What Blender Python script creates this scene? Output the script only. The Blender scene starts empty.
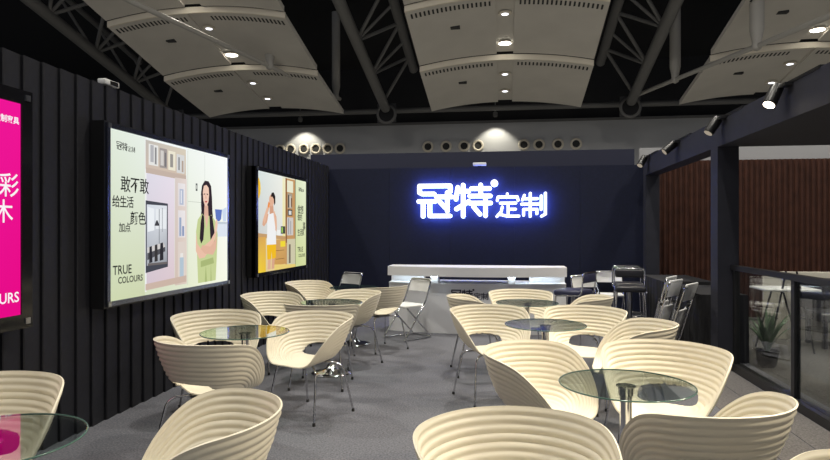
import bpy, bmesh, math, random
from mathutils import Vector, Matrix
random.seed(7)
SC = bpy.context.scene
COL = SC.collection
PI = math.pi

# ------------------------------------------------------------------ camera
F_PX = 620.0
YAW = math.atan(90 / 620.0)
cam = bpy.data.cameras.new('camera')
cam.sensor_fit = 'HORIZONTAL'; cam.sensor_width = 36.0
cam.lens = 36.0 * F_PX / 830.0
cam.clip_start = 0.05; cam.clip_end = 300
cam_o = bpy.data.objects.new('camera', cam); COL.objects.link(cam_o)
cam_o.location = (0, 0, 1.45)
cam_o.rotation_euler = (PI / 2, 0, YAW)
SC.camera = cam_o

# ------------------------------------------------------------------ world, exposure
w = bpy.data.worlds.new('hall_air'); SC.world = w; w.use_nodes = True
bg = w.node_tree.nodes['Background']
bg.inputs[0].default_value = (0.80, 0.86, 1.0, 1); bg.inputs[1].default_value = 0.26
vs = SC.view_settings
vs.view_transform = 'Standard'; vs.look = 'None'; vs.exposure = 0.0; vs.gamma = 1.0; vs.use_curve_mapping = False

SPOT_W = 180.0          # track spots on the beam
FILL_W = 740.0         # unseen lamps added high over the booth for overhead light
HALL_W = 900.0          # hall downlights in the suspended ceiling

# ------------------------------------------------------------------ materials
MATS = {}
def mat(name, col, rough=0.6, metal=0.0, spec=0.5, noise=0.0, nscale=40, bump=0.0, emis=None, estr=0.0, coat=0.0):
    if name in MATS: return MATS[name]
    m = bpy.data.materials.new(name); m.use_nodes = True
    nt = m.node_tree; b = nt.nodes['Principled BSDF']
    b.inputs['Base Color'].default_value = (*col, 1)
    b.inputs['Roughness'].default_value = rough
    b.inputs['Metallic'].default_value = metal
    b.inputs['Specular IOR Level'].default_value = spec
    if coat: b.inputs['Coat Weight'].default_value = coat
    if noise or bump:
        tc = nt.nodes.new('ShaderNodeTexCoord')
        n = nt.nodes.new('ShaderNodeTexNoise'); n.inputs['Scale'].default_value = nscale
        n.inputs['Detail'].default_value = 4
        nt.links.new(tc.outputs['Object'], n.inputs['Vector'])
        if noise:
            r = nt.nodes.new('ShaderNodeValToRGB')
            r.color_ramp.elements[0].position = 0.3; r.color_ramp.elements[1].position = 0.7
            r.color_ramp.elements[0].color = (*[c * (1 - noise) for c in col], 1)
            r.color_ramp.elements[1].color = (*[min(1, c * (1 + noise)) for c in col], 1)
            nt.links.new(n.outputs['Fac'], r.inputs['Fac'])
            nt.links.new(r.outputs['Color'], b.inputs['Base Color'])
        if bump:
            bp = nt.nodes.new('ShaderNodeBump'); bp.inputs['Strength'].default_value = bump
            bp.inputs['Distance'].default_value = 0.005
            nt.links.new(n.outputs['Fac'], bp.inputs['Height'])
            nt.links.new(bp.outputs['Normal'], b.inputs['Normal'])
    if emis:
        b.inputs['Emission Color'].default_value = (*emis, 1)
        b.inputs['Emission Strength'].default_value = estr
    MATS[name] = m
    return m

def glass_mat(name, tint, refl=1.0):
    m = bpy.data.materials.new(name); m.use_nodes = True
    nt = m.node_tree; nt.nodes.clear()
    out = nt.nodes.new('ShaderNodeOutputMaterial')
    mix = nt.nodes.new('ShaderNodeMixShader')
    tr = nt.nodes.new('ShaderNodeBsdfTransparent'); tr.inputs[0].default_value = (*tint, 1)
    gl = nt.nodes.new('ShaderNodeBsdfGlossy'); gl.inputs['Roughness'].default_value = 0.01
    gl.inputs['Color'].default_value = (refl, refl, refl, 1)
    lw = nt.nodes.new('ShaderNodeLayerWeight'); lw.inputs[0].default_value = 0.5
    pw_ = nt.nodes.new('ShaderNodeMath'); pw_.operation = 'POWER'; pw_.inputs[1].default_value = 4.5
    ma = nt.nodes.new('ShaderNodeMath'); ma.operation = 'MULTIPLY_ADD'; ma.inputs[1].default_value = 0.85; ma.inputs[2].default_value = 0.04
    nt.links.new(lw.outputs['Facing'], pw_.inputs[0]); nt.links.new(pw_.outputs[0], ma.inputs[0])
    nt.links.new(ma.outputs[0], mix.inputs[0]); nt.links.new(tr.outputs[0], mix.inputs[1])
    nt.links.new(gl.outputs[0], mix.inputs[2]); nt.links.new(mix.outputs[0], out.inputs[0])
    MATS[name] = m
    return m

def print_mat(name, strength):
    """backlit print: emission from the ink colours stored per corner"""
    m = bpy.data.materials.new(name); m.use_nodes = True
    nt = m.node_tree; nt.nodes.clear()
    out = nt.nodes.new('ShaderNodeOutputMaterial')
    em = nt.nodes.new('ShaderNodeEmission'); em.inputs[1].default_value = strength
    at = nt.nodes.new('ShaderNodeAttribute'); at.attribute_name = 'ink'
    nt.links.new(at.outputs['Color'], em.inputs[0]); nt.links.new(em.outputs[0], out.inputs[0])
    MATS[name] = m
    return m

def emit(name, col, s):
    m = bpy.data.materials.new(name); m.use_nodes = True
    nt = m.node_tree; nt.nodes.clear()
    out = nt.nodes.new('ShaderNodeOutputMaterial')
    em = nt.nodes.new('ShaderNodeEmission'); em.inputs[0].default_value = (*col, 1); em.inputs[1].default_value = s
    nt.links.new(em.outputs[0], out.inputs[0]); MATS[name] = m
    return m

M_CREAM = mat('cream_plastic', (0.77, 0.71, 0.57), 0.42, spec=0.4)
M_CHROME = mat('chrome', (0.62, 0.62, 0.64), 0.12, metal=1.0)
M_STEELDK = mat('grey_tube', (0.30, 0.30, 0.32), 0.3, metal=1.0)
M_RUBBER = mat('black_rubber', (0.02, 0.02, 0.02), 0.7)
M_TOP = glass_mat('table_glass', (0.83, 0.88, 0.87))
M_PANE = glass_mat('railing_glass', (0.92, 0.94, 0.93))
M_EDGE = mat('glass_edge', (0.07, 0.14, 0.12), 0.15)
M_BOARD = mat('charcoal_board', (0.0155, 0.0155, 0.020), 0.55, spec=0.35, noise=0.15, nscale=25)
M_BOARDB = mat('sign_tinted_board', (0.0105, 0.0135, 0.034), 0.6, spec=0.3, noise=0.12, nscale=25)  # dark board, the sign's blue light put into its base colour
M_GAP = mat('black_backing', (0.006, 0.006, 0.007), 0.9)
M_BEAM = mat('slate_painted_beam', (0.029, 0.030, 0.041), 0.6, spec=0.3, noise=0.1, nscale=8)
M_BLKMET = mat('black_metal', (0.012, 0.012, 0.013), 0.35)
M_BLKGLOSS = mat('gloss_black_frame', (0.010, 0.010, 0.012), 0.12)
M_SILVER = mat('silver_edge', (0.45, 0.46, 0.48), 0.28, metal=1.0)
M_WHITE = mat('white_lacquer', (0.74, 0.74, 0.76), 0.35)
M_WPLAST = mat('white_plastic', (0.72, 0.72, 0.71), 0.45)
M_BLKPAD = mat('black_vinyl', (0.022, 0.022, 0.027), 0.35)
M_NAVYPAD = mat('navy_vinyl', (0.030, 0.033, 0.075), 0.4)
M_CLOTH = mat('black_cloth', (0.010, 0.010, 0.012), 0.8, noise=0.2, nscale=30)
M_PANEL = mat('ceiling_panel_paint', (0.55, 0.52, 0.475), 0.8, spec=0.2, noise=0.05, nscale=0.6)
M_PANELEDGE = mat('panel_edge_paint', (0.66, 0.60, 0.50), 0.8)
M_SLOT = mat('vent_dark', (0.03, 0.03, 0.03), 0.9)
M_TRUSS = mat('truss_paint', (0.14, 0.137, 0.134), 0.6)
M_TRUSSL = mat('tie_rod_paint', (0.36, 0.345, 0.32), 0.6)
M_ROOF = mat('dark_roof', (0.012, 0.012, 0.014), 0.9)
M_HALLW = mat('hall_wall_paint', (0.42, 0.42, 0.43), 0.9)
M_NAVY = mat('navy_panel', (0.006, 0.008, 0.028), 0.6)
M_HALLF = mat('hall_floor_paint', (0.30, 0.30, 0.29), 0.7, noise=0.1, nscale=1.0)
M_LAMP = emit('downlight_lens', (1.0, 0.95, 0.82), 14.0)
M_LAMPC = emit('downlight_lens_cool', (0.90, 0.92, 1.0), 3.0)
M_SPOTLENS = emit('spot_lens', (1.0, 0.86, 0.66), 12.0)
M_LED = emit('led_strip', (0.80, 0.93, 1.0), 14.0)
M_INK = print_mat('backlit_print', 1.0)
M_BLACKTXT = emit('dark_ink', (0.018, 0.019, 0.019), 1.0)

# ------------------------------------------------------------------ mesh builder
class MB:
    def __init__(s): s.v = []; s.f = []; s.c = []; s.m = []
    def add(s, vs_, fs, mi=0):
        o = len(s.v); s.v += [tuple(p) for p in vs_]
        for f in fs: s.f.append(tuple(i + o for i in f)); s.m.append(mi)
        return s
    def box(s, x0, x1, y0, y1, z0, z1, mi=0):
        v = [(x, y, z) for z in (z0, z1) for y in (y0, y1) for x in (x0, x1)]
        return s.add(v, [(0, 2, 3, 1), (4, 5, 7, 6), (0, 1, 5, 4), (2, 6, 7, 3), (0, 4, 6, 2), (1, 3, 7, 5)], mi)
    def hexa(s, p, mi=0):   # 8 corners in box order
        return s.add(p, [(0, 2, 3, 1), (4, 5, 7, 6), (0, 1, 5, 4), (2, 6, 7, 3), (0, 4, 6, 2), (1, 3, 7, 5)], mi)
    def bar(s, a, b, wx, wz, up=(0, 0, 1), mi=0):
        a = Vector(a); b = Vector(b); d = (b - a).normalized(); up = Vector(up)
        if abs(d.dot(up)) > 0.98: up = Vector((1, 0, 0))
        x = d.cross(up).normalized(); z = x.cross(d)
        p = [q + x * i * wx / 2 + z * j * wz / 2 for j in (-1, 1) for q in (a, b) for i in (-1, 1)]
        return s.hexa(p, mi)
    def tube(s, pts, r, n=8, cap=True, closed=False, mi=0):
        P = [Vector(p) for p in pts]; N = len(P); o = len(s.v)
        rs = r if isinstance(r, (list, tuple)) else [r] * N
        prev = None
        for i, p in enumerate(P):
            if closed: d = (P[(i + 1) % N] - P[i - 1])
            else: d = P[min(i + 1, N - 1)] - P[max(i - 1, 0)]
            d.normalize()
            if prev is None:
                u = Vector((0, 0, 1)) if abs(d.z) < 0.9 else Vector((1, 0, 0))
                x = d.cross(u).normalized()
            else:
                x = (prev - d * prev.dot(d)).normalized()
            prev = x; y = d.cross(x)
            for k in range(n):
                a = 2 * PI * k / n
                s.v.append(tuple(p + (x * math.cos(a) + y * math.sin(a)) * rs[i]))
        segs = N if closed else N - 1
        for i in range(segs):
            j = (i + 1) % N
            for k in range(n):
                k2 = (k + 1) % n
                s.f.append((o + i * n + k, o + i * n + k2, o + j * n + k2, o + j * n + k)); s.m.append(mi)
        if cap and not closed:
            s.f.append(tuple(o + k for k in range(n))[::-1]); s.m.append(mi)
            s.f.append(tuple(o + (N - 1) * n + k for k in range(n))); s.m.append(mi)
        return s
    def lathe(s, prof, n=32, c=(0, 0), mi=0):
        o = len(s.v)
        for r, z in prof:
            for k in range(n):
                a = 2 * PI * k / n
                s.v.append((c[0] + r * math.cos(a), c[1] + r * math.sin(a), z))
        for i in range(len(prof) - 1):
            for k in range(n):
                k2 = (k + 1) % n
                s.f.append((o + i * n + k, o + i * n + k2, o + (i + 1) * n + k2, o + (i + 1) * n + k)); s.m.append(mi)
        s.f.append(tuple(o + k for k in range(n))[::-1]); s.m.append(mi)
        e = o + (len(prof) - 1) * n
        s.f.append(tuple(e + k for k in range(n))); s.m.append(mi)
        return s
    def mesh(s, name, mats, smooth=False, angle=None):
        me = bpy.data.meshes.new(name)
        me.from_pydata(s.v, [], s.f)
        for m in (mats if isinstance(mats, (list, tuple)) else [mats]): me.materials.append(m)
        me.polygons.foreach_set('material_index', s.m)
        if smooth:
            me.polygons.foreach_set('use_smooth', [True] * len(me.polygons))
            if angle: me.set_sharp_from_angle(angle=math.radians(angle))
        me.update()
        return me
    def build(s, name, mats, parent=None, smooth=False, angle=None, loc=None):
        return link(name, s.mesh(name, mats, smooth, angle), parent, loc)

def link(name, me, parent=None, loc=None):
    o = bpy.data.objects.new(name, me); COL.objects.link(o)
    if parent: o.parent = parent
    if loc: o.location = loc
    return o
def tag(o, label=None, cat=None, group=None, kind=None):
    if label: o['label'] = label
    if cat: o['category'] = cat
    if group: o['group'] = group
    if kind: o['kind'] = kind
    return o
def empty(name, loc=(0, 0, 0), rz=0.0):
    o = bpy.data.objects.new(name, None); COL.objects.link(o)
    o.empty_display_size = 0.1; o.location = loc; o.rotation_euler = (0, 0, rz)
    return o
def copy_tree(o, parent=None):
    c = o.copy(); COL.objects.link(c)
    if parent: c.parent = parent
    for ch in [q for q in list(COL.objects) if q.parent == o]: copy_tree(ch, c)
    return c
def bevel(o, wdt, seg=2):
    bm = bmesh.new(); bm.from_mesh(o.data)
    bmesh.ops.bevel(bm, geom=list(bm.edges), offset=wdt, segments=seg, profile=0.5, affect='EDGES')
    bm.to_mesh(o.data); bm.free()
    o.data.polygons.foreach_set('use_smooth', [True] * len(o.data.polygons))
    o.data.set_sharp_from_angle(angle=math.radians(50))
    return o
def arc(c, r, a0, a1, n, f):
    return [f(c[0] + r * math.cos(a0 + (a1 - a0) * i / n), c[1] + r * math.sin(a0 + (a1 - a0) * i / n)) for i in range(n + 1)]
def round_path(pts, r, n=5):
    """polyline with rounded corners"""
    P = [Vector(p) for p in pts]; out = [P[0]]
    for i in range(1, len(P) - 1):
        a = (P[i - 1] - P[i]); b = (P[i + 1] - P[i])
        ra = min(r, a.length * 0.48, b.length * 0.48)
        p0 = P[i] + a.normalized() * ra; p1 = P[i] + b.normalized() * ra
        for k in range(n + 1):
            t = k / n
            out.append(p0 * (1 - t) ** 2 + P[i] * 2 * t * (1 - t) + p1 * t * t)
    out.append(P[-1])
    return out
def text_mesh(name, body, size, material, parent, mtx, extrude=0.0, spacing=1.0, align='LEFT', embolden=0.0):
    cu = bpy.data.curves.new(name, 'FONT')
    cu.body = body; cu.size = size; cu.extrude = extrude; cu.space_character = spacing; cu.align_x = align
    cu.offset = embolden; cu.resolution_u = 3
    t = bpy.data.objects.new(name, cu); COL.objects.link(t)
    dg = bpy.context.evaluated_depsgraph_get()
    me = bpy.data.meshes.new_from_object(t.evaluated_get(dg))
    bpy.data.objects.remove(t)
    me.transform(mtx)
    me.materials.clear(); me.materials.append(material)
    me.name = name
    return link(name, me, parent)

# ------------------------------------------------------------------ setting: floors
WX = -3.02                 # face of the left wall
fl = MB().box(-3.4, 2.62, -1.5, 10.6, -0.06, 0.0)
M_CARPET = mat('grey_carpet', (0.138, 0.140, 0.158), 0.95, spec=0.1, noise=0.38, nscale=75, bump=0.6)
floor = tag(fl.build('floor', M_CARPET), kind='structure')
M_STRIP = mat('brown_grey_carpet', (0.14, 0.132, 0.130), 0.95, spec=0.1, noise=0.32, nscale=80, bump=0.5)
for (x0, x1) in ((1.72, 2.02), (2.03, 2.30)):
    MB().box(x0, x1, -1.5, 10.3, 0.0, 0.004).build('carpet_strip', M_STRIP, floor)
hf = tag(MB().box(-60, 60, -40, 60, -0.12, -0.061).build('floor_hall', M_HALLF), kind='structure')

M_AISLE = mat('aisle_carpet', (0.10, 0.095, 0.088), 0.95, spec=0.1, noise=0.25, nscale=40)
tag(MB().box(2.625, 9.5, -1.5, 10.99, -0.0605, -0.055).build('floor_aisle', M_AISLE), kind='structure')
# ------------------------------------------------------------------ setting: left and back walls of overlapping boards
wl = tag(MB().box(WX - 0.16, WX - 0.05, -1.2, 10.56, 0, 2.50).build('wall_left', M_GAP), kind='structure')
BW = 0.165
def board_mesh(name, m, h):
    # shiplap: one long edge stands proud of the other
    b = MB()
    prof = [(0.0, -0.05), (BW, -0.05), (BW, -0.012), (BW - 0.010, -0.004), (0.008, 0.012), (0.0, 0.009)]
    n = len(prof)
    v = [(x, y, z) for z in (0.0, h) for x, y in prof]
    b.add(v, [tuple(range(n))[::-1], tuple(range(n, 2 * n))] + [(i, (i + 1) % n, n + (i + 1) % n, n + i) for i in range(n)])
    return b.mesh(name, m)
bm_left = board_mesh('board', M_BOARD, 2.555)
n = 0; y = -1.1
while y < 10.3:
    o = link('board', bm_left, wl); o.matrix_local = Matrix.Translation((WX, y, 0)) @ Matrix(((0, 1, 0, 0), (1, 0, 0, 0), (0, 0, 1, 0), (0, 0, 0, 1)))
    y += BW; n += 1
BY = 10.40
wb = tag(MB().box(WX - 0.16, 2.28, BY + 0.05, BY + 0.16, 0, 2.46).build('wall_back', M_GAP), kind='structure')
PWD = 1.054
bm_back = MB().box(0.0015, PWD - 0.0015, -0.012, 0.049, 0.0, 2.50).mesh('wall_panel', M_BOARDB)
for i in range(5):
    o = link('wall_panel', bm_back, wb); o.location = (WX + 0.014 + i * PWD, BY, 0)

# ------------------------------------------------------------------ right side: beam, pillar, canopy
beam = tag(MB().box(2.20, 2.41, 7.09, 10.56, 2.32, 2.60).box(2.20, 2.41, -1.2, 7.09, 2.32, 2.60).build('trim_1', M_BEAM), kind='structure')
pil = tag(MB().box(2.20, 2.41, 6.87, 7.09, 0, 2.32).build('wall_pillar', M_BEAM), kind='structure')
pil2 = tag(MB().box(2.20, 2.41, 10.22, 10.42, 0, 2.32).build('wall_end_post', M_BEAM), kind='structure')
can = tag(MB().box(2.41, 6.5, -1.2, 7.09, 2.345, 2.60).build('ceiling_canopy', M_BEAM), kind='structure')
for yy in (1.2, 3.1, 5.0):
    MB().box(2.41, 6.5, yy, yy + 0.09, 2.322, 2.345).build('batten', M_BEAM, can)

# ------------------------------------------------------------------ hall shell
roof = MB().hexa([(-70, -40, 33.8), (70, -40, 33.8), (-70, 41.5, 12.0), (70, 41.5, 12.0), (-70, -40, 34.1), (70, -40, 34.1), (-70, 41.5, 12.3), (70, 41.5, 12.3)])
tag(roof.build('ceiling', M_ROOF), kind='structure')
hw = tag(MB().box(-60, 60, 40.0, 40.4, 0, 8.42).build('wall_hall_end', M_HALLW), kind='structure')
tag(MB().box(-60, 60, 39.93, 40.0, 8.30, 8.46).build('trim_3', M_TRUSS), kind='structure')
tag(MB().box(-60, 60, 40.6, 40.9, 0, 13.0).build('wall_hall_upper', M_ROOF), kind='structure')
tag(MB().box(-4.5, 2.78, 14.0, 14.15, 0, 3.21).build('wall_neighbour_booth', M_NAVY), kind='structure')

# brown corrugated partition of the booth behind, with a pale fascia over it
bmw = MB(); x0, x1, st = 2.30, 9.5, 0.022
xs = []; k = 0; x = x0
prof = [(0.0, 0.0), (0.02, 0.028), (0.046, 0.028), (0.066, 0.0)]
while x < x1:
    for dx, dy in prof: xs.append((x + dx, dy))
    x += 0.086
vv = [(a, 11.0 - b, z) for z in (0.0, 2.62) for a, b in xs]; nn = len(xs)
bmw.add(vv, [(i, i + 1, nn + i + 1, nn + i) for i in range(nn - 1)])
bmw.box(x0, x1, 11.005, 11.06, 0, 2.62)
M_WOOD = mat('brown_corrugated', (0.062, 0.024, 0.015), 0.5, spec=0.35, noise=0.25, nscale=6)
br = tag(bmw.build('wall_brown_partition', M_WOOD), kind='structure')
tag(MB().box(2.30, 9.5, 11.1, 11.2, 2.62, 2.86).build('trim_2', M_HALLW), kind='structure')

# ------------------------------------------------------------------ tom-style ripple shell chair
def chair_shell():
    half = [  # rim, local: faces +y
        (0.000, 0.285, 0.430), (0.090, 0.282, 0.427), (0.165, 0.268, 0.434), (0.215, 0.252, 0.468),
        (0.250, 0.230, 0.525), (0.283, 0.190, 0.595), (0.312, 0.132, 0.665), (0.334, 0.060, 0.722),
        (0.342, -0.020, 0.754), (0.325, -0.100, 0.767), (0.278, -0.175, 0.773), (0.200, -0.240, 0.776),
        (0.100, -0.285, 0.778), (0.000, -0.298, 0.778)]
    full = half + [(-p[0], p[1], p[2]) for p in half[-2:0:-1]]
    L = len(full); NT = 112; MS = 88
    def rim(t):
        u = t * L; i = int(math.floor(u)); f = u - i
        p = [Vector(full[(i + k) % L]) for k in (-1, 0, 1, 2)]
        return 0.5 * ((2 * p[1]) + (p[2] - p[0]) * f + (2 * p[0] - 5 * p[1] + 4 * p[2] - p[3]) * f * f + (3 * p[1] - p[0] - 3 * p[2] + p[3]) * f ** 3)
    C = Vector((0, 0.03, 0.418))
    grid = []
    for j in range(NT):
        t = j / NT; R = rim(t)
        up = min(1, max(0, (R.z - 0.432) / 0.33))
        Kxy = C + (Vector((R.x, R.y, C.z)) - C) * (0.93 - 0.21 * up); K = Vector((Kxy.x, Kxy.y, 0.420))
        K1 = C + (K - C) * 0.86; K2 = K + (R - K) * 0.20
        raw = []
        for i in range(201):
            s = i / 200
            raw.append(C * (1 - s) ** 3 + K1 * 3 * s * (1 - s) ** 2 + K2 * 3 * s * s * (1 - s) + R * s ** 3)
        cum = [0]
        for i in range(200): cum.append(cum[-1] + (raw[i + 1] - raw[i]).length)
        col = []; q = 0
        for i in range(1, MS + 1):
            s = i / MS
            tgt = s * cum[-1]
            while q < 199 and cum[q + 1] < tgt: q += 1
            f = (tgt - cum[q]) / max(1e-9, cum[q + 1] - cum[q])
            col.append((raw[q].lerp(raw[q + 1], min(1, f)), s, up))
        grid.append(col)
    pos = [[c[0].copy() for c in col] for col in grid]
    # ripple displacement along surface normal
    disp = [[None] * MS for _ in range(NT)]
    for j in range(NT):
        for i in range(MS):
            a = pos[(j + 1) % NT][i] - pos[j - 1][i]
            b = pos[j][min(i + 1, MS - 1)] - pos[j][max(i - 1, 0)]
            nrm = a.cross(b)
            if nrm.length > 1e-12: nrm.normalize()
            s, up = grid[j][i][1], grid[j][i][2]
            fade = min(1, max(0, (s - 0.28) / 0.12)) * (0.12 + 0.88 * up)
            if s > 0.965: fade *= max(0, (1 - s) / 0.035)
            wv = abs(math.sin(PI * 12 * (s - 0.28) / 0.72)) - 0.5
            disp[j][i] = pos[j][i] + nrm * (0.0085 * wv * fade)
    v = [C.copy()]; idx = {}
    for j in range(NT):
        for i in range(MS):
            idx[(j, i)] = len(v); v.append(disp[j][i])
    def fh(p): return (abs(p.x) / 0.165) ** 3 + (abs(p.z - 0.484) / 0.046) ** 3
    faces = []
    for j in range(NT):
        j2 = (j + 1) % NT
        faces.append((0, idx[(j, 0)], idx[(j2, 0)]))
        for i in range(MS - 1):
            q = (idx[(j, i)], idx[(j, i + 1)], idx[(j2, i + 1)], idx[(j2, i)])
            cpt = sum((v[a] for a in q), Vector()) / 4
            if cpt.y < -0.05 and fh(cpt) < 1: continue
            faces.append(q)
    cnt = {}
    for f in faces:
        for a, b in zip(f, f[1:] + f[:1]): cnt.setdefault((min(a, b), max(a, b)), []).append((a, b))
    bnd = [e[0] for e in cnt.values() if len(e) == 1]
    for a, b in bnd:                                   # snap the opening's edge to its outline
        for q in (a,):
            p = v[q]
            if p.z < 0.56 and p.y < -0.05 and fh(p) < 4:
                k = fh(p) ** (-1 / 3)
                p.x *= k; p.z = 0.484 + (p.z - 0.484) * k
    me = bpy.data.meshes.new('t'); me.from_pydata([tuple(p) for p in v], [], faces); me.update()
    nr = [Vector(vx.normal) for vx in me.vertices]
    if nr[0].z < 0: sgn = 1
    else: sgn = -1
    bpy.data.meshes.remove(me)
    TH = 0.0075; N = len(v)
    v2 = [p + nr[k] * (sgn * TH) for k, p in enumerate(v)]
    F = list(faces) + [tuple(a + N for a in f[::-1]) for f in faces]
    for a, b in bnd: F.append((b, a, a + N, b + N))
    if sgn == 1: F = [f[::-1] for f in F]
    mb = MB(); mb.add(v + v2, F)
    me = mb.mesh('shell', M_CREAM, True, 60)
    return me

def make_chair():
    root = empty('tub_chair')
    link('shell', chair_shell(), root)
    for sx in (-1, 1):
        for sy in (-1, 1):
            fy = 0.235 if sy > 0 else -0.225
            p = round_path([(sx * 0.06, sy * 0.05 + 0.02, 0.405), (sx * 0.175, sy * 0.135 + 0.02, 0.398), (sx * 0.205, sy * 0.160 + 0.01, 0.36), (sx * 0.245, fy, 0.012)], 0.045, 5)
            lg = MB().tube(p, 0.0085, 8).build('leg', M_CHROME, root, True, 50)
            MB().lathe([(0.012, 0.0), (0.0125, 0.004), (0.0105, 0.024)], 10, (sx * 0.245, fy)).build('foot_cap', M_RUBBER, lg, True, 40)
    b = MB().box(-0.085, 0.085, -0.075, 0.115, 0.396, 0.410)
    b.build('seat_bracket', M_STEELDK, root)
    return root

GC = 'cream ripple shell chairs around the glass tables'
CH = [  # x, y, facing dx, dy, label
 (-2.27, 2.36, 0.55, -0.83, 'cream ripple shell chair at the left picture edge behind the magenta-reflecting glass table'),
 (-1.14, 2.20, -0.90, -0.42, 'large cream shell chair cut by the bottom edge, left of the aisle, facing left'),
 (-1.86, 3.70, 0.33, 0.94, 'cream shell chair with its shaded rippled back turned to us, under the large poster'),
 (-2.29, 4.70, 0.62, -0.78, 'cream shell chair by the slatted wall, behind the foremost complete left glass table'),
 (-1.52, 4.74, -0.42, -0.91, 'cream shell chair seen whole with chrome legs on the aisle, largest of the left row'),
 (-2.42, 6.26, 0.87, -0.50, 'cream shell chair against the wall below the gap between the two photo posters'),
 (-1.70, 5.62, -0.05, 1.0, 'cream shell chair mostly hidden behind the whole aisle chair, its dark back rim showing'),
 (-1.66, 6.62, -0.62, -0.78, 'cream shell chair on the aisle facing the second left table, its back hole open'),
 (-2.50, 7.78, 0.90, -0.42, 'cream shell chair under the poster of the drinking man, far left'),
 (-1.50, 7.42, -0.75, 0.66, 'cream shell chair turned away, next to the white folding chair at the counter'),
 (-0.13, 5.38, 0.45, -0.89, 'cream shell chair left of the middle right-hand table, beside the aisle'),
 (0.67, 5.44, -0.40, -0.92, 'cream shell chair behind and right of the middle right-hand table, facing left'),
 (0.19, 3.57, 0.84, -0.54, 'cream shell chair left of the nearest clear round table, facing right'),
 (0.93, 4.72, -0.99, 0.05, 'cream shell chair with curling rim behind the chair that faces the nearest table'),
 (0.90, 3.70, -0.36, -0.93, 'cream shell chair behind the nearest round table, facing us, before the pillar'),
 (0.82, 2.68, -0.58, 0.81, 'cream shell chair with its rippled back to us, right foreground, lit on its right end'),
 (0.04, 2.10, 0.36, -0.93, 'large cream shell chair at bottom centre, open towards us'),
 (1.03, 1.76, -0.92, -0.38, 'cream shell chair whose rim just shows in the bottom right corner'),
 (0.17, 6.90, 0.08, -1.0, 'cream shell chair behind the farthest right table, in front of the white counter'),
 (-0.29, 6.36, 0.97, 0.22, 'cream shell chair left of the farthest right table, below the counter logo'),
 (0.78, 6.50, -0.98, 0.18, 'cream shell chair right of the farthest right table, near the black stools'),
]
c0 = make_chair()
for i, (x, y, dx, dy, lab) in enumerate(CH):
    o = c0 if i == 0 else copy_tree(c0)
    o.location = (x, y, 0); o.rotation_euler = (0, 0, math.atan2(-dx, dy))
    tag(o, lab, 'chair', GC)

# ------------------------------------------------------------------ round glass tables
def make_table():
    r = empty('glass_table')
    R = 0.31
    t = MB().lathe([(R - 0.003, 0.710), (R, 0.713), (R, 0.717), (R - 0.003, 0.720)], 64).build('glass_top', M_TOP, r)
    # green polished rim
    ring = MB().tube([(R * math.cos(2 * PI * k / 64), R * math.sin(2 * PI * k / 64), 0.715) for k in range(64)], 0.0036, 6, closed=True)
    ring.build('polished_rim', M_EDGE, t, True)
    MB().lathe([(0.028, 0.05), (0.028, 0.665)], 24).build('column', M_CHROME, r, True, 40)
    MB().lathe([(0.046, 0.705), (0.046, 0.7098)], 24).lathe([(0.029, 0.66), (0.034, 0.664), (0.036, 0.70), (0.046, 0.7045)], 24).build('top_plate', M_CHROME, r, True, 40)
    MB().lathe([(0.200, 0.0), (0.203, 0.006), (0.196, 0.014), (0.150, 0.022), (0.095, 0.034), (0.055, 0.055), (0.036, 0.090), (0.029, 0.125)], 40).build('base', M_CHROME, r, True, 50)
    return r
TB = [
 (-1.85, 4.24, 'round glass table reflecting the poster, foremost table wholly in view on the left'),
 (-1.79, 1.93, 'round glass table cut by the left edge with a magenta reflection'),
 (-1.74, 6.10, 'round glass table behind the whole aisle chair on the left'),
 (-1.90, 7.70, 'farthest round glass table on the left, near the counter'),
 (0.57, 3.07, 'clear round glass table nearest to us on the right, on a thick chrome column'),
 (0.31, 4.91, 'bluish round glass table in the middle of the right row'),
 (0.22, 6.36, 'bluish round glass table farthest right, before the counter logo'),
 (0.24, 1.62, 'round glass table barely showing its edge at the bottom of the picture'),
]
t0 = make_table()
for i, (x, y, lab) in enumerate(TB):
    o = t0 if i == 0 else copy_tree(t0)
    o.location = (x, y, 0.004 if x > 1.7 else 0.0)
    tag(o, lab, 'table', 'round glass tables')

# ------------------------------------------------------------------ stroke lettering of the logo
LOGO_BIG = [  # strokes in a 4-pixel-per-unit drawing of the sign, y down
 # guan
 [[(100, 165), (100, 129), (264, 129), (264, 158)], [(112, 171), (178, 171)], [(96, 211), (182, 211)], [(119, 211), (119, 290)],
  [(155, 211), (155, 288), (262, 288)], [(190, 187), (272, 187)], [(248, 165), (248, 262)], [(203, 208), (236, 244)]],
 # te
 [[(304, 138), (294, 200)], [(300, 158), (360, 158)], [(332, 126), (332, 290)], [(296, 252), (362, 212)],
  [(376, 145), (470, 145)], [(424, 126), (424, 184)], [(366, 184), (474, 184)], [(366, 221), (476, 221)], [(449, 200), (449, 288)], [(386, 240), (420, 280)]],
]
LOGO_SMALL = [
 [[(562, 174), (562, 188)], [(510, 208), (514, 190), (614, 190), (618, 208)], [(526, 222), (606, 222)], [(566, 222), (566, 288)],
  [(566, 254), (604, 254)], [(536, 242), (530, 268), (508, 292)], [(520, 280), (560, 290), (622, 290)]],
 [[(650, 182), (640, 206)], [(646, 200), (716, 200)], [(636, 228), (722, 228)], [(680, 172), (680, 292)], [(646, 286), (646, 255), (714, 255), (714, 278)],
  [(736, 186), (736, 256)], [(757, 172), (757, 280), (738, 291)]],
]
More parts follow.
